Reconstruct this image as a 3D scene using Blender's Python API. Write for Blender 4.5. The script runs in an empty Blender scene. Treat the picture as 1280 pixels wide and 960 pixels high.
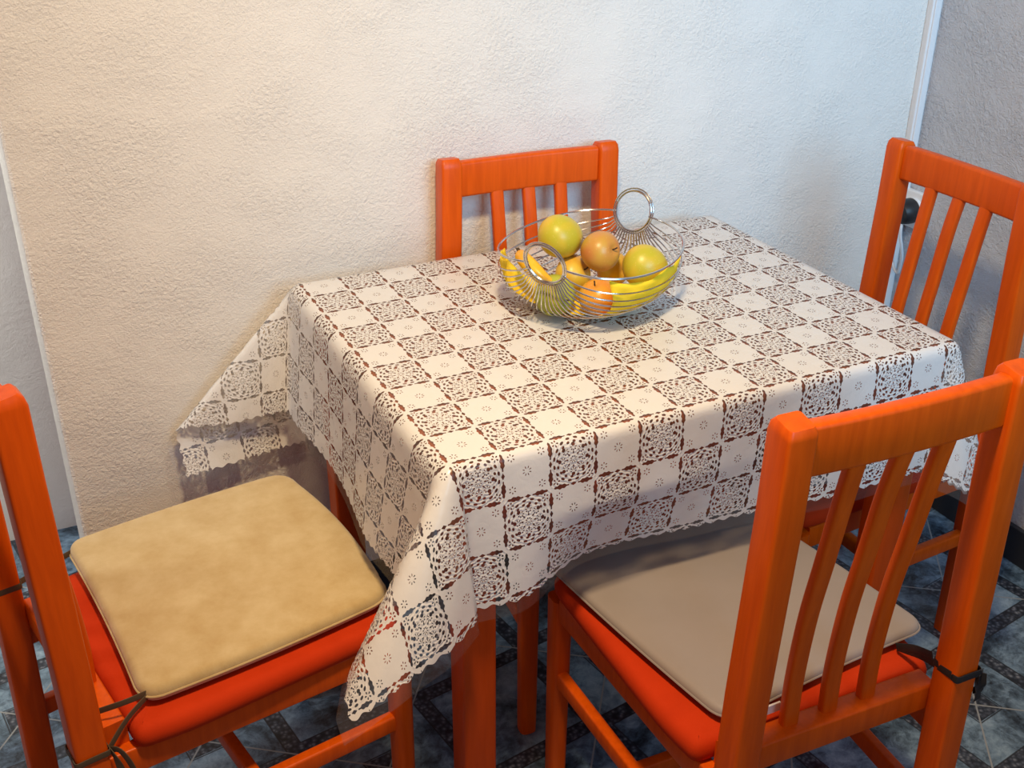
import bpy, bmesh, math, random
from mathutils import Vector, Matrix
random.seed(7)
PI = math.pi
C = bpy.context.scene.collection

# ------------------------------------------------------------------ node helpers
class X:
    """tiny expression wrapper round shader math nodes"""
    def __init__(s, nt, sock): s.nt = nt; s.k = sock
    def _m(s, op, *a, clamp=False):
        n = s.nt.nodes.new('ShaderNodeMath'); n.operation = op; n.use_clamp = clamp
        for i, v in enumerate((s,) + a):
            if isinstance(v, X): s.nt.links.new(v.k, n.inputs[i])
            else: n.inputs[i].default_value = v
        return X(s.nt, n.outputs[0])
    def __add__(s, o): return s._m('ADD', o)
    __radd__ = __add__
    def __sub__(s, o): return s._m('SUBTRACT', o)
    def __rsub__(s, o): return (s * -1.0) + o
    def __mul__(s, o): return s._m('MULTIPLY', o)
    __rmul__ = __mul__
    def __truediv__(s, o): return s._m('DIVIDE', o)
    def lt(s, o): return s._m('LESS_THAN', o)
    def gt(s, o): return s._m('GREATER_THAN', o)
    def abs(s): return s._m('ABSOLUTE')
    def sin(s): return s._m('SINE')
    def cos(s): return s._m('COSINE')
    def sqrt(s): return s._m('SQRT')
    def floor(s): return s._m('FLOOR')
    def fract(s): return s._m('FRACT')
    def max(s, o): return s._m('MAXIMUM', o)
    def min(s, o): return s._m('MINIMUM', o)
    def atan2(s, o): return s._m('ARCTAN2', o)
    def mod(s, o): return s._m('FLOORED_MODULO', o)
    def clamp(s): return s._m('ADD', 0.0, clamp=True)

def mat(name):
    m = bpy.data.materials.new(name); m.use_nodes = True
    nt = m.node_tree; nt.nodes.clear()
    o = nt.nodes.new('ShaderNodeOutputMaterial')
    b = nt.nodes.new('ShaderNodeBsdfPrincipled')
    nt.links.new(b.outputs[0], o.inputs[0])
    return m, nt, b, o

def setp(b, **k):
    for n, v in k.items():
        n = {'color': 'Base Color', 'rough': 'Roughness', 'metal': 'Metallic', 'spec': 'Specular IOR Level',
             'coat': 'Coat Weight', 'coatr': 'Coat Roughness', 'sheen': 'Sheen Weight', 'sss': 'Subsurface Weight'}[n]
        if n == 'Base Color': v = (*v, 1)
        b.inputs[n].default_value = v

def texco(nt, kind='Object', scale=(1, 1, 1), rot=(0, 0, 0)):
    t = nt.nodes.new('ShaderNodeTexCoord'); mp = nt.nodes.new('ShaderNodeMapping')
    mp.inputs['Scale'].default_value = scale; mp.inputs['Rotation'].default_value = rot
    nt.links.new(t.outputs[kind], mp.inputs[0]); return mp.outputs[0]

def noise(nt, vec, scale, detail=4, rough=.5, dist=0):
    n = nt.nodes.new('ShaderNodeTexNoise'); nt.links.new(vec, n.inputs['Vector'])
    n.inputs['Scale'].default_value = scale; n.inputs['Detail'].default_value = detail
    n.inputs['Roughness'].default_value = rough; n.inputs['Distortion'].default_value = dist
    return n.outputs[0]

def ramp(nt, sock, stops):
    r = nt.nodes.new('ShaderNodeValToRGB'); nt.links.new(sock, r.inputs[0])
    el = r.color_ramp.elements
    while len(el) < len(stops): el.new(.5)
    for e, (p, c) in zip(el, stops): e.position = p; e.color = (*c, 1)
    return r.outputs[0]

def mixc(nt, fac, a, b):
    n = nt.nodes.new('ShaderNodeMix'); n.data_type = 'RGBA'
    if isinstance(fac, X): fac = fac.k
    nt.links.new(fac, n.inputs[0])
    for i, v in ((6, a), (7, b)):
        if isinstance(v, tuple): n.inputs[i].default_value = (*v, 1)
        else: nt.links.new(v, n.inputs[i])
    return n.outputs[2]

def bump(nt, b, sock, strength, dist, prev=None):
    n = nt.nodes.new('ShaderNodeBump'); n.inputs['Strength'].default_value = strength
    n.inputs['Distance'].default_value = dist
    nt.links.new(sock.k if isinstance(sock, X) else sock, n.inputs['Height'])
    if prev: nt.links.new(prev, n.inputs['Normal'])
    if b: nt.links.new(n.outputs[0], b.inputs['Normal'])
    return n.outputs[0]

# ------------------------------------------------------------------ materials
def stucco(name, col, scale, strength):
    m, nt, b, o = mat(name); setp(b, rough=.75, spec=.3)
    v = texco(nt)
    vor = nt.nodes.new('ShaderNodeTexVoronoi'); vor.feature = 'SMOOTH_F1'
    n0 = noise(nt, v, scale * .9, 3)
    wv = nt.nodes.new('ShaderNodeVectorMath'); wv.operation = 'MULTIPLY_ADD'
    nn = nt.nodes.new('ShaderNodeTexNoise'); nt.links.new(v, nn.inputs['Vector']); nn.inputs['Scale'].default_value = scale * .5
    nt.links.new(nn.outputs['Color'], wv.inputs[0]); wv.inputs[1].default_value = (.025, .025, .025); nt.links.new(v, wv.inputs[2])
    nt.links.new(wv.outputs[0], vor.inputs['Vector']); vor.inputs['Scale'].default_value = scale
    pits = ramp(nt, vor.outputs[0], [(.0, (0, 0, 0)), (.32, (.55, .55, .55)), (.75, (1, 1, 1))])
    n1 = noise(nt, v, scale * 1.1, 5, .6, .6)
    big = X(nt, noise(nt, v, 9, 2))
    h = (X(nt, pits) * .35 + X(nt, n1) * 1.3 + X(nt, n0) * .5) * (big * 2.6 - .55) + X(nt, noise(nt, v, scale * 3.2, 2)) * .55
    bump(nt, b, h, strength, .006)
    c = mixc(nt, noise(nt, v, 2.5, 3), tuple(x * .975 for x in col), col)
    nt.links.new(c, b.inputs['Base Color'])
    return m
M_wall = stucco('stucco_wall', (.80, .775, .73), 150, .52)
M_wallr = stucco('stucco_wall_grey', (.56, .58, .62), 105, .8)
M_wallb = stucco('pale_blue_wall', (.80, .80, .78), 110, .2)

def simple(name, col, **k):
    m, nt, b, o = mat(name); setp(b, color=col, **k); return m
M_white = simple('white_plastic', (.75, .76, .77), rough=.35)
M_black = simple('black_plastic', (.012, .013, .016), rough=.45)
M_chrome = simple('chrome_wire', (.60, .59, .58), rough=.18, metal=1)
M_ribbon = simple('black_ribbon', (.012, .011, .012), rough=.6)
M_olive = simple('olive_ribbon', (.085, .055, .03), rough=.7)
M_tag = simple('paper_tag', (.7, .62, .58), rough=.6)

def wood(name, base, dark):
    m, nt, b, o = mat(name); setp(b, rough=.38, spec=.22, coat=.05, coatr=.25)
    v = texco(nt, 'Object', (38, 38, 3.5))
    n1 = noise(nt, v, 2.2, 6, .6, .3)
    n2 = noise(nt, texco(nt, 'Object', (160, 160, 9)), 3, 2)
    c = mixc(nt, ramp(nt, n1, [(.35, (0, 0, 0)), (.68, (1, 1, 1))]), dark, base)
    nt.links.new(c, b.inputs['Base Color'])
    bump(nt, b, n2, .06, .002)
    return m
M_wood = wood('orange_stained_wood', (.70, .100, .002), (.58, .074, .001))
M_table = wood('table_orange_wood', (.50, .060, .003), (.42, .048, .002))

M_tabletop = wood('tabletop_brown_wood', (.32, .082, .020), (.26, .062, .014))

def fabric(name, c1, c2, scale, sheen=.3, rough=.85, blot=14, bs=.25):
    m, nt, b, o = mat(name); setp(b, rough=rough, spec=.2, sheen=sheen)
    v = texco(nt)
    c = mixc(nt, ramp(nt, noise(nt, v, blot, 5, .65), [(.32, (0, 0, 0)), (.68, (1, 1, 1))]), c1, c2)
    nt.links.new(c, b.inputs['Base Color'])
    bump(nt, b, noise(nt, v, scale, 2), bs, .001)
    return m
M_pad = fabric('orange_seat_fabric', (.48, .030, .001), (.54, .036, .002), 900, .0)
M_suede = fabric('tan_suede', (.46, .33, .15), (.56, .44, .24), 500, .35, .9, 22)
M_satin = fabric('beige_satin', (.29, .245, .22), (.31, .265, .24), 1200, .1, .5, 8, .08)
M_napkin = fabric('yellow_napkin', (.90, .62, .02), (.94, .68, .04), 60, .0, .8, 30)

def fruit(name, a, bcol, c3, blot=1.6, lo=.40, hi=.62):
    m, nt, b, o = mat(name); setp(b, rough=.36, spec=.45, sss=.0)
    v = texco(nt)
    f = ramp(nt, noise(nt, v, blot * 12, 2, .5, .3), [(lo, (0, 0, 0)), (hi, (1, 1, 1))])
    c = mixc(nt, f, a, bcol)
    sp = nt.nodes.new('ShaderNodeTexVoronoi'); nt.links.new(v, sp.inputs['Vector']); sp.inputs['Scale'].default_value = 210
    dots = X(nt, sp.outputs[0]).lt(.16) * .35
    c = mixc(nt, dots, c, c3)
    nt.links.new(c, b.inputs['Base Color'])
    bump(nt, b, noise(nt, v, 90, 3), .12, .001)
    return m
M_fgreen = fruit('yellow_green_skin', (.47, .42, .03), (.62, .44, .035), (.68, .58, .20))
M_fred = fruit('blushed_skin', (.52, .36, .05), (.52, .19, .05), (.62, .46, .18), 1.2, .30, .58)
M_forange = fruit('orange_yellow_skin', (.66, .46, .045), (.64, .27, .035), (.72, .56, .2), 1.4)
M_fdeep = fruit('orange_red_skin', (.68, .34, .03), (.64, .19, .025), (.72, .5, .2), 1.2)
M_fleaf = fruit('green_skin', (.34, .38, .035), (.46, .46, .05), (.60, .60, .22))
M_banana = fruit('banana_skin', (.80, .36, .015), (.84, .50, .03), (.55, .25, .04), 1.0)
M_stem = simple('fruit_stem', (.05, .03, .015), rough=.8)

# marble tile floor, laid diagonally
def floor_mat():
    m, nt, b, o = mat('marble_tiles'); setp(b, rough=.28, spec=.5)
    v = texco(nt)
    mp = nt.nodes.new('ShaderNodeMapping'); mp.vector_type = 'TEXTURE'
    mp.inputs['Rotation'].default_value = (0, 0, math.radians(-36)); mp.inputs['Location'].default_value = (.772, -.745, 0)
    nt.links.new(v, mp.inputs[0])
    s = nt.nodes.new('ShaderNodeSeparateXYZ'); nt.links.new(mp.outputs[0], s.inputs[0])
    T = .34
    a = (X(nt, s.outputs[0]) / T + .5); bb = (X(nt, s.outputs[1]) / T + .5)
    fa = (a.fract() - .5).abs(); fb = (bb.fract() - .5).abs()       # 0 at grout .. .5 mid tile
    fa2 = .5 - fa; fb2 = .5 - fb
    # grout runs where fract is 0/1 after the half shift => fa=.5
    edge = fa2.min(fb2)
    grout = edge.lt(.0045)
    # decorative bands: two strips per tile + diamonds at the crossings
    d = fa2 + fb2
    bandA = fb2.gt(.10) * fb2.lt(.20)
    diam = (fa2 - fb2 * 0.0).lt(.17) * 1.0
    chev = (d.mod(.25) - .125).abs().lt(.055)
    band = (d - .52).abs().lt(.06).max(d.lt(.13))
    lineA = ((d - .52).abs() - .06).abs().lt(.006)
    lineB = (fa2 - .13).abs().lt(.006)
    lines = lineA.max((d - .14).abs().lt(.006))
    n1 = noise(nt, v, 9, 9, .68, .5); n2 = noise(nt, v, 42, 6, .7, 1.0); n3 = noise(nt, v, 3.2, 3)
    marb = ramp(nt, (X(nt, n1) * .68 + X(nt, n2) * .32).k, [(.38, (.008, .015, .026)), (.46, (.070, .118, .175)), (.53, (.17, .27, .38)), (.64, (.33, .47, .60))])
    vo = nt.nodes.new('ShaderNodeTexVoronoi'); nt.links.new(v, vo.inputs['Vector']); vo.inputs['Scale'].default_value = 120
    peb = ramp(nt, (X(nt, vo.outputs[0]) * .6 + X(nt, n2) * .5).k, [(.25, (.22, .25, .30)), (.5, (.05, .065, .095)), (.7, (.012, .018, .03))])
    c = mixc(nt, band, marb, peb)
    c = mixc(nt, lines * .85, c, (.012, .015, .022))
    c = mixc(nt, grout, c, (.30, .33, .35))
    nt.links.new(c, b.inputs['Base Color'])
    bump(nt, b, (1 - grout) * 1.0, .3, .002)
    return m
M_floor = floor_mat()
M_base = simple('dark_marble_base', (.020, .022, .028), rough=.35)

# lace table cover
UCELL, VCELL = .0671, .0717
U_END = (-3.62, 16.3); V_END = (-4.72, 12.12)        # lace edge in cells
def lace_mat():
    m, nt, b, o = mat('lace_vinyl'); setp(b, color=(.78, .78, .77), rough=.28, spec=.4)
    uv = nt.nodes.new('ShaderNodeUVMap'); uv.uv_map = 'UVMap'
    s = nt.nodes.new('ShaderNodeSeparateXYZ'); nt.links.new(uv.outputs[0], s.inputs[0])
    U = X(nt, s.outputs[0]); V = X(nt, s.outputs[1])
    iu = U.floor(); iv = V.floor()
    a = U - iu - .5; c = V - iv - .5
    par = (iu + iv).mod(2.0)                     # 1 = lace rosette, 0 = plain
    aa = a.abs(); ac = c.abs()
    r = (a * a + c * c).sqrt(); ph = c.atan2(a)
    def ring(r0, n, wr, wf, off=0.0, rr=r, pp=ph):
        f = ((pp * (n / (2 * PI)) + off).fract() - .5) / wf
        g = (rr - r0) / wr
        return (f * f + g * g).lt(1.0)
    mx = aa.max(ac); mn = aa.min(ac)
    # openings along the seams between squares: a small diamond mid-way, long darts either side
    t1 = (mn - .09) / .36
    dart = (t1.clamp() * PI).sin() * .047 + (mn * 62.0).cos() * .008
    dart = dart * mn.gt(.095) * mn.lt(.445)
    diam = (.070 - mn) * .55
    wdt = dart.max(diam)
    gap = (.5 - mx).lt(wdt)
    # plain squares: small eyelet flowers
    plain = ring(.072, 8, .026, .17)
    qa = aa - .315; qc = ac - .315
    qr = (qa * qa + qc * qc).sqrt(); qp = qc.atan2(qa)
    plain = plain.max(ring(.058, 6, .021, .19, 0, qr, qp))
    # crocheted squares: a centre flower, eight flowers round it, arches at the rim
    pa = (ph + PI / 8).mod(PI / 4) - PI / 8
    fx = r * pa.cos() - .235; fy = r * pa.sin()
    fr = (fx * fx + fy * fy).sqrt(); fp = fy.atan2(fx)
    lace = ring(.052, 8, .024, .22)
    lace = lace.max(ring(.050, 7, .023, .24, 0, fr, fp))
    lace = lace.max(ring(.135, 8, .026, .16, .5))
    lace = lace.max(ring(.300, 8, .036, .17, .5))
    lace = lace.max(ring(.350, 16, .026, .25, .25))
    lace = lace.max(ring(.425, 16, .026, .27) * mx.lt(.44))
    q2a = aa - .375; q2c = ac - .375
    q2r = (q2a * q2a + q2c * q2c).sqrt(); q2p = q2c.atan2(q2a)
    lace = lace.max(ring(.050, 5, .026, .24, 0, q2r, q2p))
    hole = (par * lace).max((1 - par) * plain).max(gap)
    # scalloped outer edge, clear vinyl border outside it
    sc1 = (V * (2 * PI * 3.0)).cos() * .03; sc2 = (U * (2 * PI * 3.0)).cos() * .03
    out = (U + sc1).lt(U_END[0]).max((U + sc1).gt(U_END[1])).max((V + sc2).lt(V_END[0])).max((V + sc2).gt(V_END[1]))
    hole = hole.max(out)
    # embossed relief
    rel = (fr * 95.0).cos() * .7 + (fp * 7.0).cos() * .3
    rel = rel * par * 1.0 + (1 - par) * ((r - .19).abs().lt(.018) * .8)
    nrm = bump(nt, b, rel, .28, .0016)
    nn = noise(nt, uv.outputs[0], 3.2, 3)
    bump(nt, b, nn, .22, .004, nrm)
    tr = nt.nodes.new('ShaderNodeBsdfTranslucent'); tr.inputs[0].default_value = (.72, .69, .65, 1)
    ms = nt.nodes.new('ShaderNodeMixShader'); ms.inputs[0].default_value = .16
    nt.links.new(b.outputs[0], ms.inputs[1]); nt.links.new(tr.outputs[0], ms.inputs[2])
    # clear film in the holes
    tp = nt.nodes.new('ShaderNodeBsdfTransparent'); tp.inputs[0].default_value = (.93, .92, .91, 1)
    gl = nt.nodes.new('ShaderNodeBsdfGlossy'); gl.inputs['Roughness'].default_value = .25; gl.inputs[0].default_value = (.9, .9, .9, 1)
    film = nt.nodes.new('ShaderNodeMixShader'); film.inputs[0].default_value = .05
    nt.links.new(tp.outputs[0], film.inputs[1]); nt.links.new(gl.outputs[0], film.inputs[2])
    dif = nt.nodes.new('ShaderNodeBsdfDiffuse'); dif.inputs[0].default_value = (.75, .73, .70, 1)
    f2 = nt.nodes.new('ShaderNodeMixShader'); f2.inputs[0].default_value = .03
    nt.links.new(film.outputs[0], f2.inputs[1]); nt.links.new(dif.outputs[0], f2.inputs[2]); film = f2
    fin = nt.nodes.new('ShaderNodeMixShader'); nt.links.new(hole.k, fin.inputs[0])
    nt.links.new(ms.outputs[0], fin.inputs[1]); nt.links.new(film.outputs[0], fin.inputs[2])
    nt.links.new(fin.outputs[0], o.inputs[0])
    return m
M_lace = lace_mat()

# ------------------------------------------------------------------ object helpers
def obj(name, bm, m, parent=None, smooth=True, loc=None):
    me = bpy.data.meshes.new(name); bmesh.ops.recalc_face_normals(bm, faces=bm.faces[:]); bm.to_mesh(me); bm.free()
    if smooth:
        for p in me.polygons: p.use_smooth = True
        try: me.set_sharp_from_angle(angle=math.radians(38))
        except Exception: pass
    me.materials.append(m)
    o = bpy.data.objects.new(name, me); C.objects.link(o)
    if parent: o.parent = parent
    if loc: o.location = loc
    return o
def thing(name, label, cat, loc=(0, 0, 0), rotz=0, group=None):
    o = bpy.data.objects.new(name, None); C.objects.link(o); o.empty_display_size = .1
    o.location = loc; o.rotation_euler = (0, 0, rotz); tag(o, label, cat, group); return o
def tag(o, label, cat, group=None):
    o['label'] = label; o['category'] = cat
    if group: o['group'] = group
    return o
def struct(name, bm, m, smooth=False):
    o = obj(name, bm, m, smooth=smooth); o['kind'] = 'structure'; return o

def box(bm, x0, x1, y0, y1, z0, z1, bev=0, seg=2):
    r = bmesh.ops.create_cube(bm, size=1)
    for v in r['verts']:
        v.co = Vector((x0 + (v.co.x + .5) * (x1 - x0), y0 + (v.co.y + .5) * (y1 - y0), z0 + (v.co.z + .5) * (z1 - z0)))
    if bev:
        es = list({e for v in r['verts'] for e in v.link_edges})
        bmesh.ops.bevel(bm, geom=es, offset=bev, segments=seg, profile=.5, affect='EDGES')
def nb(): return bmesh.new()

def sweep(bm, pts, w, d, up=Vector((0, 1, 0)), bev=.004, wf=None):
    """rounded rectangular section (w across, d along 'up' side) swept along pts; wf(i,t)->(w,d) scale"""
    pts = [Vector(p) for p in pts]; rings = []
    n = len(pts)
    for i, p in enumerate(pts):
        t = (pts[min(i + 1, n - 1)] - pts[max(i - 1, 0)]).normalized()
        sx = t.cross(up).normalized(); sy = sx.cross(t).normalized()
        kw, kd = (1, 1) if wf is None else wf(i / (n - 1))
        W = w * kw / 2; D = d * kd / 2; b = min(bev, W * .9, D * .9); ring = []
        for cx, cy, a0 in ((W - b, D - b, 0), (-W + b, D - b, 90), (-W + b, -D + b, 180), (W - b, -D + b, 270)):
            for k in range(4):
                a = math.radians(a0 + k * 30)
                ring.append(bm.verts.new(p + sx * (cx + b * math.cos(a)) + sy * (cy + b * math.sin(a))))
        rings.append(ring)
    for r1, r2 in zip(rings, rings[1:]):
        m = len(r1)
        for k in range(m): bm.faces.new((r1[k], r1[(k + 1) % m], r2[(k + 1) % m], r2[k]))
    bm.faces.new(rings[0][::-1]); bm.faces.new(rings[-1])

def tube(bm, pts, r, seg=8, closed=False, rf=None):
    pts = [Vector(p) for p in pts]; n = len(pts); rings = []
    prev = None
    for i, p in enumerate(pts):
        if closed: t = (pts[(i + 1) % n] - pts[i - 1]).normalized()
        else: t = (pts[min(i + 1, n - 1)] - pts[max(i - 1, 0)]).normalized()
        if prev is None:
            a = Vector((0, 0, 1)) if abs(t.z) < .8 else Vector((1, 0, 0))
            sx = t.cross(a).normalized()
        else: sx = (prev - t * prev.dot(t)).normalized()
        prev = sx; sy = t.cross(sx)
        rr = r if rf is None else r * rf(i / (n - 1))
        rings.append([bm.verts.new(p + sx * rr * math.cos(2 * PI * k / seg) + sy * rr * math.sin(2 * PI * k / seg)) for k in range(seg)])
    pairs = list(zip(rings, rings[1:])) + ([(rings[-1], rings[0])] if closed else [])
    for r1, r2 in pairs:
        for k in range(seg): bm.faces.new((r1[k], r1[(k + 1) % seg], r2[(k + 1) % seg], r2[k]))
    if not closed: bm.faces.new(rings[0][::-1]); bm.faces.new(rings[-1])

def smoothpath(P, n=8):
    P = [Vector(p) for p in P]; Q = [2 * P[0] - P[1]] + P + [2 * P[-1] - P[-2]]; out = []
    for i in range(1, len(Q) - 2):
        p0, p1, p2, p3 = Q[i - 1:i + 3]
        for k in range(n):
            t = k / n
            out.append(.5 * ((2 * p1) + (p2 - p0) * t + (2 * p0 - 5 * p1 + 4 * p2 - p3) * t * t + (3 * p1 - p0 - 3 * p2 + p3) * t ** 3))
    out.append(P[-1]); return out

def slab(bm, outline, z0, z1, r, nr=7, dome=0.0, puff=None, sink=0.0):
    """soft pad: plan outline (list of xy, convex, ccw), rounded edge of radius r (vertical), crowned by dome"""
    n = len(outline); cx = sum(p[0] for p in outline) / n; cy = sum(p[1] for p in outline) / n
    h = (z1 - z0) / 2; zm = (z0 + z1) / 2
    rings = []
    prof = []
    for k in range(nr + 1):                          # lower edge centre -> side -> upper edge
        a = -PI / 2 + PI * k / nr
        prof.append((r * (1 - math.cos(a)), zm + h * math.sin(a)))
    def off(d):
        out = []
        for i, (x, y) in enumerate(outline):
            p0 = Vector(outline[i - 1]); p1 = Vector((x, y)); p2 = Vector(outline[(i + 1) % n])
            t = (p2 - p0).normalized(); nrm = Vector((t.y, -t.x)); out.append(p1 - nrm * d)
        return out
    for d, z in prof: rings.append([bm.verts.new((p.x, p.y, z)) for p in off(d)])
    inner = off(r)
    ks = (.86, .7, .5, .28, .1)
    def zz(x, y, k):
        zt = z1 + dome * (1 - k * k)
        if puff: zt += puff(x, y) * (1 - k ** 4)
        return zt
    for k in ks:
        rings.append([bm.verts.new((cx + (p.x - cx) * k, cy + (p.y - cy) * k, zz(cx + (p.x - cx) * k, cy + (p.y - cy) * k, k))) for p in inner])
    for r1, r2 in zip(rings, rings[1:]):
        for i in range(n): bm.faces.new((r1[i], r1[(i + 1) % n], r2[(i + 1) % n], r2[i]))
    cvt = bm.verts.new((cx, cy, zz(cx, cy, 0)))
    for i in range(n): bm.faces.new((rings[-1][i], rings[-1][(i + 1) % n], cvt))
    bm.faces.new(rings[0][::-1])

def rpoly(corners, radii, seg=7, mid=10, bow=None):
    """rounded polygon outline, corners ccw"""
    n = len(corners); out = []; ends = []
    for i in range(n):
        p = Vector(corners[i]); a = (Vector(corners[i - 1]) - p).normalized(); b = (Vector(corners[(i + 1) % n]) - p).normalized()
        r = radii[i]; s = p + a * r; e = p + b * r
        arc = []
        for k in range(seg + 1):
            t = k / seg; arc.append((1 - t) ** 2 * s + 2 * t * (1 - t) * p + t * t * e)
        ends.append(arc)
    for i in range(n):
        out += ends[i]
        s = ends[i][-1]; e = ends[(i + 1) % n][0]
        nrm = Vector(((e - s).y, -(e - s).x)).normalized()
        bw = bow[i] if bow else 0
        for k in range(1, mid):
            t = k / mid; out.append(s.lerp(e, t) + nrm * bw * 4 * t * (1 - t))
    return [(p.x, p.y) for p in out]

# ------------------------------------------------------------------ room
WY = .08; XR = 1.425; XL = -.408; YB = .605
bm = nb(); box(bm, -3.2, XR + .2, -3.6, YB + .15, -.06, 0); struct('floor', bm, M_floor)
bm = nb(); box(bm, XL, XR + .15, WY, WY + .45, 0, 2.7, .006, 2); struct('wall_back', bm, M_wall)
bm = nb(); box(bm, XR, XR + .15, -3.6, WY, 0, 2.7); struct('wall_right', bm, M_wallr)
bm = nb(); box(bm, -3.2, XL + .02, YB, YB + .15, 0, 2.7); struct('wall_left', bm, M_wallb)
bm = nb(); box(bm, XR - .013, XR, -3.6, WY, 0, .085, .003, 2); struct('baseboard_right', bm, M_base)
bm = nb(); box(bm, XL + .001, XR, WY - .012, WY, 0, .085, .003, 2); struct('baseboard_back', bm, M_base)
bm = nb()
box(bm, 1.398, XR, WY - .016, WY, .085, 2.7, .0025, 2)
box(bm, 1.4025, XR - .006, WY - .020, WY - .014, .085, 2.7, .0015, 2)
struct('trim_1', bm, M_white)

# ------------------------------------------------------------------ table
t = thing('dining_table', 'orange-stained wooden dining table under the lace cover, pushed to the stucco wall', 'table', (.413, -.3275, 0))
tx, ty = .413, -.3275
def tb(x0, x1, y0, y1, z0, z1, b=.003): 
    bm = nb(); box(bm, x0 - tx, x1 - tx, y0 - ty, y1 - ty, z0, z1, b, 2); return bm
obj('tabletop', tb(-.008, .834, -.652, -.004, .725, .7495, .008), M_tabletop, t)
for x0 in (.018, .758):
    for y0 in (-.640, -.064):
        bm = nb(); sweep(bm, [(x0 + .024 - tx, y0 + .024 - ty, z) for z in (.7245, .6, .4, .2, .006, 0)], .051, .051, bev=.005,
                         wf=lambda k: (1 - .04 * k, 1 - .04 * k))
        obj('leg', bm, M_table, t)
for args in ((.071, .757, -.632, -.612, .64, .7245), (.071, .757, -.044, -.024, .64, .7245)):
    obj('apron', tb(*args), M_table, t)
for args in ((.030, .050, -.591, -.065, .64, .7245), (.778, .798, -.591, -.065, .64, .7245)):
    obj('apron', tb(*args), M_table, t)

# ------------------------------------------------------------------ lace table cover (one sheet)
XA, XB = .012, .818        # where the flat part starts to turn down (x)
YA, YBK = -.640, -.012     # front, back
ZT = .7525
U0X = .0; V0Y = .0         # sheet cell 0,0 at x=0,y=0
uA, uB = (XA - U0X) / UCELL, (XB - U0X) / UCELL
vF, vK = (V0Y - YA) / VCELL, (V0Y - YBK) / VCELL     # v grows toward the camera
def sm(t): t = max(0, min(1, t)); return t * t * (3 - 2 * t)
def table_lerp(tab, x):
    for (a, p), (b, q) in zip(tab, tab[1:]):
        if x <= b:
            t = (x - a) / (b - a); t = t * t * (3 - 2 * t) if False else t
            return Vector(p).lerp(Vector(q), t)
    return Vector(tab[-1][1])
FL = [(0, (.02, -.05, -1)), (9, (.05, -.13, -1)), (20, (-.16, -.29, -.94)), (27, (-.30, -.35, -.88)), (36, (-.41, -.36, -.83)), (45, (-.50, -.32, -.80)),
      (52, (-.56, -.24, -.79)), (58, (-.52, -.10, -.85)), (66, (-.40, .04, -.92)), (78, (-.24, .16, -.96)), (90, (-.10, .22, -1))]
BL = [(0, (-.02, .20, -.98)), (12, (-.16, .20, -.97)), (30, (-.45, .16, -.88)), (45, (-.66, .13, -.745)), (48, (-.66, .08, -.745)), (60, (-.46, .02, -.88)), (78, (-.20, .0, -.98)), (90, (-.10, .0, -1))]
FR = [(0, (-.03, -.06, -1)), (14, (-.03, -.12, -1)), (30, (.12, -.18, -.97)), (45, (.30, -.17, -.94)),
      (58, (.27, -.08, -.96)), (75, (.14, .0, -.99)), (90, (.05, 0, -1))]
BR = [(0, (0, .03, -1)), (20, (.1, .05, -1)), (45, (.28, .06, -.95)), (70, (.12, .03, -1)), (90, (.05, 0, -1))]
def sheet(u, v):
    uc = max(uA, min(uB, u)); vc = max(vK, min(vF, v))
    base = Vector((U0X + uc * UCELL, V0Y - vc * VCELL, ZT))
    du = abs(u - uc) * UCELL; dv = abs(v - vc) * VCELL
    if du < 1e-9 and dv < 1e-9: return base
    rho = math.hypot(du, dv)
    th = math.degrees(math.atan2(du, dv))            # 0 = front/back border, 90 = side border
    left = u < uc or (du < 1e-9 and False); front = v > vc
    hx = -1 if u < uc else 1; hy = -1 if v > vc else 1
    t0 = Vector((hx * du, hy * dv, 0)) / rho
    R = .030
    if du < 1e-9:
        if front:
            s = base.x
            fl = .035 + .05 * math.sin(s * 9.0 + .6) + .02 * math.sin(s * 23)
            k = sm((s - XA) / .10) * sm((XB - s) / .10)
            a = Vector(FL[0][1]).lerp(Vector(FR[0][1]), (s - XA) / (XB - XA))
            d = a.lerp(Vector((0, -fl, -1)), k)
            R = .017
        else:
            k = (base.x - XA) / (XB - XA)
            d = Vector(BL[0][1]).lerp(Vector((0, .02, -1)), sm(k / .05)); R = .012
    elif dv < 1e-9:
        s = base.y
        if hx < 0:
            d = Vector((-.10 - .05 * math.sin(s * 11 + 1.0), 0, -1)); R = .030
            e = sm((YBK - s) / .08); g_ = sm((s - YA) / .30)
            d = Vector((-.10, 0, -1)).lerp(d, e)
            d = Vector((-.10, .22, -1)).lerp(d, g_)
        else: d = Vector((.05, 0, -1)); R = .022
    else:
        tab = (FL if hx < 0 else FR) if front else (BL if hx < 0 else BR)
        d = table_lerp(tab, th)
        k = th / 90
        Rf = .017 if front else .012
        Rs = .030 if hx < 0 else .022
        R = Rf + (Rs - Rf) * sm(k)
    d = d.normalized()
    # integrate tangent from t0 to d over length 1.7R
    L = 1.7 * R; n = 12; p = base.copy(); done = 0.0
    step = min(rho, L) / n
    for i in range(n):
        m = (i + .5) * step
        p += (t0.lerp(d, sm(m / L))).normalized() * step
    if rho > L:
        ext = rho - L
        p += d * ext
        if du < 1e-9 and front:
            q = max(0, rho - .12); kk = sm((base.x - XA - .05) / .15) * (1 - .75 * sm((base.x - .25) / .25))
            p.y += kk * q * .30; p.z += kk * q * .10
        # hem of the flap lying on the wall turns out a little
        if hx < 0 and hy > 0 or (du < 1e-9 and hy > 0 and False):
            drop = ZT - p.z
            if drop > .27:
                q = drop - .27
                p.y -= q * .55; p.z += q * .12
    if p.y > WY - .006: p.y = WY - .006
    return p
bm = nb()
uvl = None
us = []; vs = []
def frange(a, b, n): return [a + (b - a) * i / n for i in range(n + 1)]
FILM = .30
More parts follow.
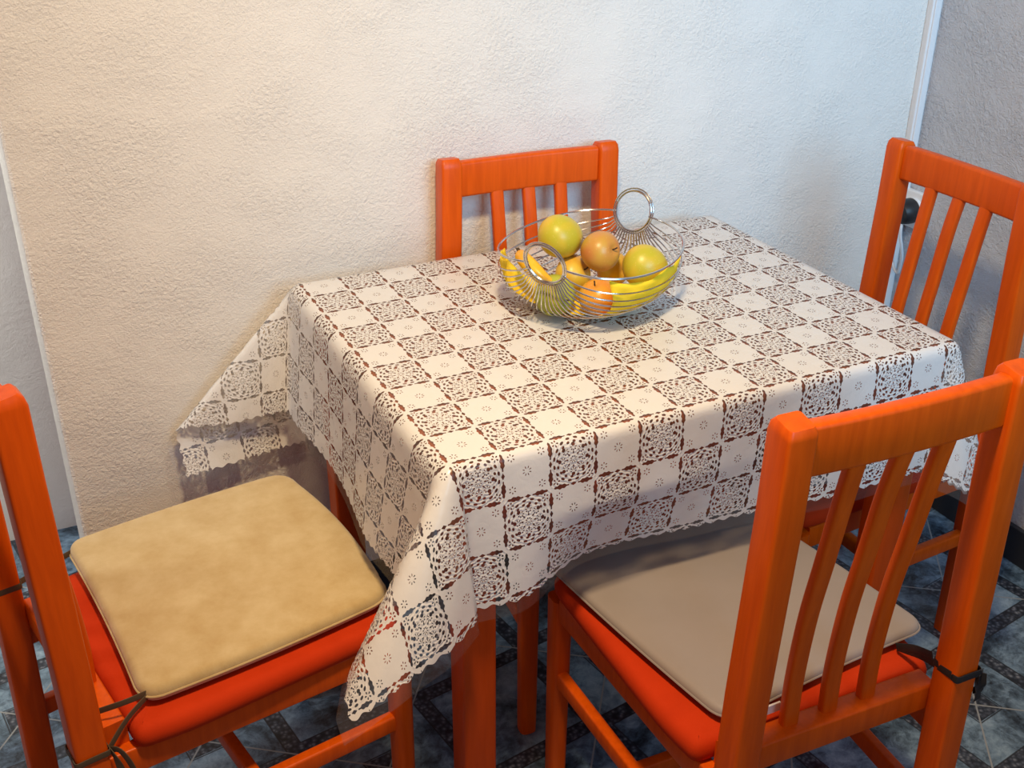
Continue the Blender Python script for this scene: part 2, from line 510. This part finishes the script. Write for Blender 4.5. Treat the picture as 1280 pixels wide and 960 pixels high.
us = frange(U_END[0] - FILM, uA - 0, 34) + frange(uA, 1.0, 4)[1:] + frange(1.0, 11.5, 42)[1:] + frange(11.5, uB, 3)[1:] + frange(uB, U_END[1] + FILM, 26)[1:]
vs = frange(V_END[0] - FILM, vK, 36) + frange(vK, 8.6, 24)[1:] + frange(8.6, vF, 2)[1:] + frange(vF, V_END[1] + FILM, 34)[1:]
G = [[bm.verts.new(sheet(u, v)) for v in vs] for u in us]
uvl = bm.loops.layers.uv.new('UVMap')
for i in range(len(us) - 1):
    for j in range(len(vs) - 1):
        f = bm.faces.new((G[i][j], G[i + 1][j], G[i + 1][j + 1], G[i][j + 1]))
        for l, (a, b_) in zip(f.loops, ((i, j), (i + 1, j), (i + 1, j + 1), (i, j + 1))): l[uvl].uv = (us[a], vs[b_])
me = bpy.data.meshes.new('lace_tablecloth'); bm.to_mesh(me); bm.free()
for p in me.polygons: p.use_smooth = True
me.materials.append(M_lace)
cloth = bpy.data.objects.new('lace_tablecloth', me); C.objects.link(cloth)
tag(cloth, 'white lace-patterned vinyl tablecloth draped over the table, its corners hanging', 'tablecloth')

# ------------------------------------------------------------------ chairs
WT, WS, WF, DP, HT = .153, .169, .185, .440, .918      # half widths, depth, height
def make_chair(name, label, loc, rz):
    t = thing(name, label, 'chair', loc, rz, 'matching orange dining chairs')
    for s in (-1, 1):
        # back post, full height, rounded top
        P = [(s * WS, -.012, 0), (s * WS, -.006, .20), (s * WS, 0, .40), (s * (WS * .75 + WT * .25), .001, .55), (s * (WT + .002), 0, .80),
             (s * WT, 0, HT - .014), (s * WT, -.001, HT - .006), (s * WT, -.002, HT)]
        bm = nb(); sweep(bm, P, .038, .040, bev=.0045, wf=lambda k: (1, 1) if k < .8 else ((.97, .93) if k < .9 else (.82, .74)))
        obj('back_post', bm, M_wood, t)
        P = [(s * WF, DP, z) for z in (.388, .30, .20, .10, .02, 0)]
        bm = nb(); sweep(bm, P, .033, .033, bev=.009, wf=lambda k: (1 - .12 * k, 1 - .12 * k)); obj('front_leg', bm, M_wood, t)
        # side seat rail and stretcher
        bm = nb(); sweep(bm, [(s * (WS - .002), .018, .378), (s * WF, DP - .016, .374)], .020, .042, up=Vector((0, 0, 1)), bev=.003); obj('seat_rail', bm, M_wood, t)
        bm = nb(); sweep(bm, [(s * (WS - .001), .015, .232), (s * WF, DP - .014, .232)], .018, .030, up=Vector((0, 0, 1)), bev=.004); obj('stretcher', bm, M_wood, t)
    bm = nb(); sweep(bm, [(-WF + .016, DP, .374), (WF - .016, DP, .374)], .020, .042, up=Vector((0, 0, 1)), bev=.003); obj('seat_rail', bm, M_wood, t)
    bm = nb(); sweep(bm, [(-(WS + WF) / 2 + .008, .21, .232), ((WS + WF) / 2 - .008, .21, .232)], .018, .028, up=Vector((0, 0, 1)), bev=.004); obj('stretcher', bm, M_wood, t)
    # lower back rail
    bm = nb(); sweep(bm, [(-WS + .008, .036, .416), (WS - .008, .036, .416)], .034, .042, up=Vector((0, 0, 1)), bev=.004); obj('back_rail', bm, M_wood, t)
    # curved top rail
    pts = [(x * (WT - .019), -.000 - .005 * (1 - x * x), .880) for x in [i / 8 for i in range(-8, 9)]]
    bm = nb(); sweep(bm, pts, .021, .064, up=Vector((0, 0, 1)), bev=.006); obj('top_rail', bm, M_wood, t)
    for k in (-1, 0, 1):
        P = smoothpath([(k * .0610, .041, .434), (k * .0610, .042, .51), (k * .0615, .035, .61), (k * .062, .022, .70), (k * .0625, .009, .79), (k * .063, -.001 if k else -.004, .852)], 8)
        bm = nb(); sweep(bm, P, .024, .014, bev=.004); obj('slat', bm, M_wood, t)
    # upholstered seat
    o = rpoly([(-WF - .004, .054), (WF + .004, .054), (WF + .014, .12), (WF + .017, DP + .019), (-WF - .017, DP + .019), (-WF - .014, .12)],
              [.016, .016, .03, .045, .045, .03], 5, 8)
    bm = nb(); slab(bm, o, .394, .433, .016, dome=.005); obj('seat', bm, M_pad, t)
    return t
GRP = 'chairs'
def ribbon(bm, pts, w, th=.0012, up=Vector((0, 0, 1)), n=6):
    sweep(bm, smoothpath(pts, n), th, w, up=up, bev=.0004)

F = make_chair('dining_chair', 'orange dining chair in the foreground, back to the viewer, beige cushion tied on', (.3994, -.9723, 0), -.032)
W_ = make_chair('dining_chair', 'orange dining chair between table and stucco wall, behind the fruit basket', (.446, .027, 0), PI - .055)
R_ = make_chair('dining_chair', 'orange dining chair at the right end of the table, near the black plug', (1.106, -.356, 0), PI / 2 + .0147)
L_ = make_chair('dining_chair', 'orange dining chair at the left, facing right, with tan suede cushion', (-.500, -.413, 0), -PI / 2 + .2)

def place(o, loc, rz): o.location = loc; o.rotation_euler = (0, 0, rz)
ZC = .4385
# tan suede cushion on the left chair
def world_cushion(name, label, corners, radii, z0, z1, m, r, dome, bow, puff=None):
    cx = sum(c[0] for c in corners) / 4; cy = sum(c[1] for c in corners) / 4
    t = thing(name, label, 'cushion', (cx, cy, z0), 0)
    loc = [(c[0] - cx, c[1] - cy) for c in corners]
    bm = nb(); slab(bm, rpoly(loc, radii, 7, 12, bow), 0, z1 - z0, r, 9, dome, puff)
    obj('cushion_cover', bm, m, t)
    bm = nb(); o = rpoly(loc, radii, 7, 12, bow)
    tube(bm, [(x * 1.002, y * 1.002, (z1 - z0) * .47) for x, y in o], .0016, 6, True); obj('piping', bm, m, t)
    return t, (cx, cy, z0)
tc, org = world_cushion('seat_cushion', 'tan suede cushion with rounded corners, lying askew on the left chair',
    [(-.392, -.560), (-.028, -.497), (-.075, -.106), (-.440, -.165)], [.035, .045, .05, .03], ZC, .466, M_suede, .012, .008,
    [.004, .012, .004, -.004], lambda x, y: .0015 * math.sin(x * 30 + 1) * math.sin(y * 26))
def tie(parent, org, m, paths, w=.008):
    bm = nb()
    for P in paths:
        ribbon(bm, [(p[0] - org[0], p[1] - org[1], p[2] - org[2]) for p in P], w)
    return obj('tie', bm, m, parent)
def post_at(ch, s, z):
    """world centre of a back post of a chair"""
    return ch.matrix_world @ Vector((s * WS, 0, z))
bpy.context.view_layer.update()
def wrap(ch, s, z, r=.0225, tilt=.0, n=16):
    c = ch.matrix_world @ Vector((s * WS, 0, z)); out = []
    for k in range(n + 1):
        a = 2 * PI * k / n; ca, sa = math.cos(a), math.sin(a)
        q = 1 / max(abs(ca), abs(sa)); q = min(q, 1.36)
        out.append(Vector((c.x, c.y, c.z + tilt * ca)) + ch.matrix_world.to_3x3() @ Vector((ca * q * .0205, sa * q * .0215, 0)))
    return out
nearp = post_at(L_, 1, .45); farp = post_at(L_, -1, .45)
c0 = Vector((-.378, -.542, .452))
k0 = L_.matrix_world @ Vector((WS + .012, .022, .420))
tie(tc, org, M_olive, [[c0, c0.lerp(k0, .5) + Vector((-.004, -.004, .006)), k0],
                       [c0, c0.lerp(nearp, .5) + Vector((.01, .0, .012)), L_.matrix_world @ Vector((WS - .02, .022, .456))],
                       wrap(L_, 1, .422),
                       [k0, k0 + Vector((.012, -.012, .002)), k0 + Vector((.022, -.02, -.022)), k0 + Vector((.024, -.022, -.05))],
                       [k0, k0 + Vector((.006, -.010, -.012)), k0 + Vector((.012, -.012, -.05))]], .009)
kf = L_.matrix_world @ Vector((-WS - .010, -.022, .47))
tie(tc, org, M_olive, [wrap(L_, -1, .47), [Vector((-.430, -.18, .452)), L_.matrix_world @ Vector((-WS + .01, .022, .47))],
                       [kf, kf + Vector((-.006, -.004, -.012)), kf + Vector((-.008, -.006, -.045))],
                       [kf, kf + Vector((-.002, -.008, -.02)), kf + Vector((.002, -.010, -.04))]], .010)

# beige cushion on the front chair
fc, org = world_cushion('seat_cushion', 'beige satin cushion with black ribbon ties on the foreground chair',
    [(.258, -.905), (.622, -.877), (.572, -.518), (.207, -.514)], [.035, .03, .03, .03], ZC, .458, M_satin, .010, .006,
    [-.004, .003, .0, .003], lambda x, y: .0022 * math.sin((x * .8 + y) * 34) * math.exp(-((x + .05) ** 2 + (y - .02) ** 2) * 60))
c0 = Vector((.556, -.888, .4465))
FM = F.matrix_world
kp = FM @ Vector((WS + .022, -.020, .478))
tie(fc, org, M_ribbon, [[c0, c0.lerp(FM @ Vector((WS - .021, .024, .486)), .5) + Vector((0, 0, .004)), FM @ Vector((WS - .021, .024, .486))],
                        [c0, c0.lerp(FM @ Vector((WS - .022, -.012, .482)), .5) + Vector((0, 0, .006)), FM @ Vector((WS - .022, -.012, .482))],
                        wrap(F, 1, .480)], .011)
tie(fc, org, M_ribbon, [[kp, kp + Vector((.001, -.002, -.018)), kp + Vector((.002, -.002, -.046))],
                        [kp, kp + Vector((.004, .002, -.018)), kp + Vector((.005, .002, -.038))]], .014)
c1 = Vector((.268, -.895, .446))
tie(fc, org, M_ribbon, [[c1, F.matrix_world @ Vector((-WS + .02, .026, .44))], wrap(F, -1, .425)], .005)
bm = nb(); box(bm, .305 - org[0], .338 - org[0], -.914 - org[1], -.911 - org[1], .444 - org[2], .458 - org[2], .0004, 1)
o = obj('care_tag', bm, M_tag, fc); o['label'] = 'pale sewn-in care tag'

# cushion on the right-end chair
rc, org = world_cushion('seat_cushion', 'beige cushion half hidden under the tablecloth on the right-end chair',
    [(.70, -.515), (1.045, -.522), (1.045, -.190), (.70, -.195)], [.03, .03, .03, .03], ZC, .458, M_satin, .010, .006, [0, 0, 0, 0])

# ------------------------------------------------------------------ wire fruit basket
BC = Vector((.400, -.285, 0)); e1 = Vector((.85, .527, 0)).normalized(); e2 = Vector((e1.y, -e1.x, 0))
AX = .142; RW = .0012; ZB = .7565
def hull(s, phi, inset=0.0):
    ss = math.sin(s)
    w = .030 + (.138 - .030) * ss ** .85 - inset
    zr = .862 - .014 * ss
    h = .030 + (zr - ZB - RW - .030) * ss ** .50 - inset
    p = BC + e1 * (-(AX - inset) * math.cos(s)) + e2 * (w * math.sin(phi))
    cz = abs(math.cos(phi)) ** .62
    return Vector((p.x, p.y, zr - h * cz))
basket = thing('fruit_basket', 'chrome wire fruit basket with two ring handles, on the lace tablecloth', 'basket', (BC.x, BC.y, ZB))
def rel(p): return Vector(p) - Vector((BC.x, BC.y, ZB))
NW = 25
for j in range(NW):
    phi = -PI / 2 + PI * j / (NW - 1)
    bm = nb(); tube(bm, [rel(hull(PI * i / 36, phi)) for i in range(37)], RW if 0 < j < NW - 1 else .0017, 6)
    obj('wire', bm, M_chrome, basket)
for sgn in (-1, 1):
    c = BC + e1 * (sgn * (AX + .002)); c = Vector((c.x, c.y, .866))
    for dr, rr in ((0, .0021), (.004, .0013)):
        bm = nb(); lean = e1 * sgn * .28
        tube(bm, [rel(c + e2 * ((.032 + dr) * math.cos(a)) + (Vector((0, 0, 1)) + lean) * ((.032 + dr) * math.sin(a))) for a in [2 * PI * k / 40 for k in range(40)]], rr, 8, True)
        obj('ring_handle' if dr == 0 else 'ring_wire', bm, M_chrome, basket)

# yellow napkin lining the basket
bm = nb(); NU, NV = 60, 24; g = []
for i in range(NU + 1):
    k = i / NU; phi = math.radians(-89.5 + 179 * k)
    s0 = .42 + .18 * k + .38 * math.sin(PI * k); s1 = 1.15 + .95 * k + .10 * math.sin(PI * k)
    row = []
    for j in range(NV + 1):
        q = j / NV; s = s0 + (s1 - s0) * q
        row.append(bm.verts.new(hull(s, phi * (1 - .02 * abs(math.sin(q * 5))), .0035 + .0015 * math.sin(i * .7) * math.sin(j * .9 + i * .2))))
    g.append(row)
for i in range(NU):
    for j in range(NV): bm.faces.new((g[i][j], g[i + 1][j], g[i + 1][j + 1], g[i][j + 1]))
nap = obj('napkin', bm, M_napkin)
md = nap.modifiers.new('thick', 'SOLIDIFY'); md.thickness = .0008; md.offset = 0
tag(nap, 'bright yellow paper napkin lining the wire basket under the fruit', 'napkin')

# fruit
def make_fruit(name, label, cat, c, r, m, sq=(1, 1, .92), rot=(0, 0, 0), stem=True, group='fruit in the wire basket'):
    t = thing(name, label, cat, c, 0, group); t.rotation_euler = rot
    bm = nb(); bmesh.ops.create_uvsphere(bm, u_segments=36, v_segments=24, radius=r)
    for v in bm.verts:
        z = v.co.z / r; rho = math.hypot(v.co.x, v.co.y) / r
        k = 1 + .015 * math.sin(3 * math.atan2(v.co.y, v.co.x) + 1)
        v.co.x *= k * sq[0] * (1 + .05 * z); v.co.y *= k * sq[1] * (1 + .05 * z)
        v.co.z = v.co.z * sq[2] - (0 if not stem else (r * .16 * math.exp(-(rho / .22) ** 2) if z > 0 else -r * .08 * math.exp(-(rho / .25) ** 2)))
    obj('flesh', bm, m, t)
    if stem:
        bm = nb(); z = r * sq[2]
        tube(bm, [(0, 0, z - r * .18), (.0006, 0, z - r * .02), (.0022, .001, z + r * .12)], .0012, 6); obj('stem', bm, M_stem, t)
    return t
FR_ = [
 ('apple', 'large yellow-green fruit topmost in the basket, at the left', 'fruit', (0.3545, -0.2642, 0.8646), 0.0345, M_fgreen, (1.12, .98, .96), (.9, .5, .2)),
 ('apple', 'reddish blushed apple in the middle of the basket, behind the others', 'fruit', (0.3983, -0.3152, 0.851), 0.0315, M_fred, (1.02, 1, .96), (1.2, -.3, .5)),
 ('apple', 'yellow-green fruit at the right side of the basket, above the napkin', 'fruit', (0.457, -0.3545, 0.8285), 0.0345, M_fgreen, (1.08, 1, .92), (1.1, .6, -.4)),
 ('apple', 'golden apple low between the blushed apple and the right fruit', 'fruit', (0.4445, -0.2803, 0.8013), 0.028, M_forange, (1, 1, .95), (1.3, .2, .2)),
 ('apple', 'yellow apple streaked orange, in the basket middle just right of the front ring', 'fruit', (0.3714, -0.279, 0.805), 0.0295, M_forange, (1.06, 1, .93), (1.0, -.5, .9)),
 ('apple', 'green apple at the bottom front of the basket, behind the wires', 'fruit', (0.3160, -0.3220, 0.7950), 0.0325, M_fleaf, (1, 1, .95), (1.5, .3, .1)),
 ('apple', 'orange-red fruit low at the basket front, beside the green apple', 'fruit', (0.3687, -0.3661, 0.7978), 0.03, M_fdeep, (1, 1, .96), (.1, -.4, .1)),
]
for a in FR_: make_fruit(*a, stem=a[5] is not M_fgreen)
# banana
bt = thing('banana', 'ripe orange-yellow banana seen through the front ring handle', 'fruit', (.300, -.275, .845), 0, 'fruit in the wire basket')
P = smoothpath([(-.006, .028, -.006), (-.012, .010, -.003), (-.012, -.020, -.008), (-.004, -.044, -.020), (.012, -.060, -.034)], 8)
bm = nb(); tube(bm, P, .0125, 12, rf=lambda k: max(.18, math.sin(PI * (k * .94 + .03)) ** .45)); obj('peel', bm, M_banana, bt)
bm = nb(); tube(bm, [P[0] + Vector((0, -.002, 0)), P[0] + Vector((0, .010, .006))], .003, 8); obj('stem', bm, M_stem, bt)

# ------------------------------------------------------------------ socket, plug and cord by the corner
so = thing('wall_socket', 'white wall socket in the corner behind the right-end chair', 'socket', (XR, .032, .665))
bm = nb(); box(bm, -.014, 0, -.040, .040, -.042, .042, .004, 3); obj('socket_plate', bm, M_white, so)
bm = nb(); tube(bm, [(-.0135, 0, 0), (-.022, 0, 0)], .029, 28); obj('socket_rim', bm, M_white, so)
pl = thing('power_plug', 'round black power plug pushed into the white corner socket', 'plug', (XR - .0225, .032, .665))
bm = nb(); tube(bm, [(0, 0, 0), (-.012, 0, 0), (-.026, 0, 0), (-.032, 0, -.001), (-.0345, 0, -.001)], .0285, 28, rf=lambda k: (1, 1, .94, .8, .4)[min(4, int(k * 4 + .5))]); obj('plug_body', bm, M_black, pl)
bm = nb(); tube(bm, smoothpath([(-.022, -.002, -.018), (-.024, -.006, -.05), (-.016, -.014, -.10), (-.010, -.004, -.145), (-.012, .018, -.12), (-.010, .022, -.06), (-.006, .022, -.052)], 8), .0035, 8)
o = obj('cord', bm, M_white, pl); o['label'] = 'white looped cord'

# ------------------------------------------------------------------ lights
def area(name, loc, target, size, power, col, spread=180, shape='DISK', sy=None):
    l = bpy.data.lights.new(name, 'AREA'); l.shape = shape; l.size = size
    if sy: l.size_y = sy
    l.energy = power; l.color = col; l.spread = math.radians(spread)
    o = bpy.data.objects.new(name, l); C.objects.link(o); o.location = loc
    o.rotation_euler = (Vector(target) - Vector(loc)).to_track_quat('-Z', 'Y').to_euler()
    return o
area('ceiling_lamp', (-.10, -1.05, 2.1), (.15, -.50, .6), .16, 17.0, (1, .745, .430), 140)
area('window_light', (.85, -2.5, 1.9), (1.15, .08, 1.2), 1.5, 10.8, (.32, .67, 1.0), 62, 'RECTANGLE', 1.2)
area('hall_light', (-1.35, .12, 1.9), (-.62, .61, .75), .4, 5.2, (.97, 1, .95), 84)
w = bpy.data.worlds.new('world'); bpy.context.scene.world = w; w.use_nodes = True
bg = w.node_tree.nodes['Background']; bg.inputs[0].default_value = (1, .62, .60, 1); bg.inputs[1].default_value = .27

# ------------------------------------------------------------------ camera
Rm = Matrix(((0.89965169, -0.43658296, 0.00470701), (-0.19838443, -0.41836022, -0.88635114), (0.38893503, 0.7964735, -0.46298974)))
cam = bpy.data.cameras.new('camera'); co = bpy.data.objects.new('camera', cam); C.objects.link(co)
right, down, fwd = Rm[0], Rm[1], Rm[2]
rotm = Matrix((right, -down, -fwd)).transposed().to_4x4()
co.matrix_world = Matrix.Translation((-0.443039703, -1.72850804, 1.47329549)) @ rotm
cam.sensor_width = 36; cam.lens = 1398.91 * 36 / 1280; cam.clip_start = .05
bpy.context.scene.camera = co
vs_ = bpy.context.scene.view_settings
vs_.view_transform = 'Standard'; vs_.look = 'None'; vs_.exposure = 0; vs_.gamma = 1; vs_.use_curve_mapping = False
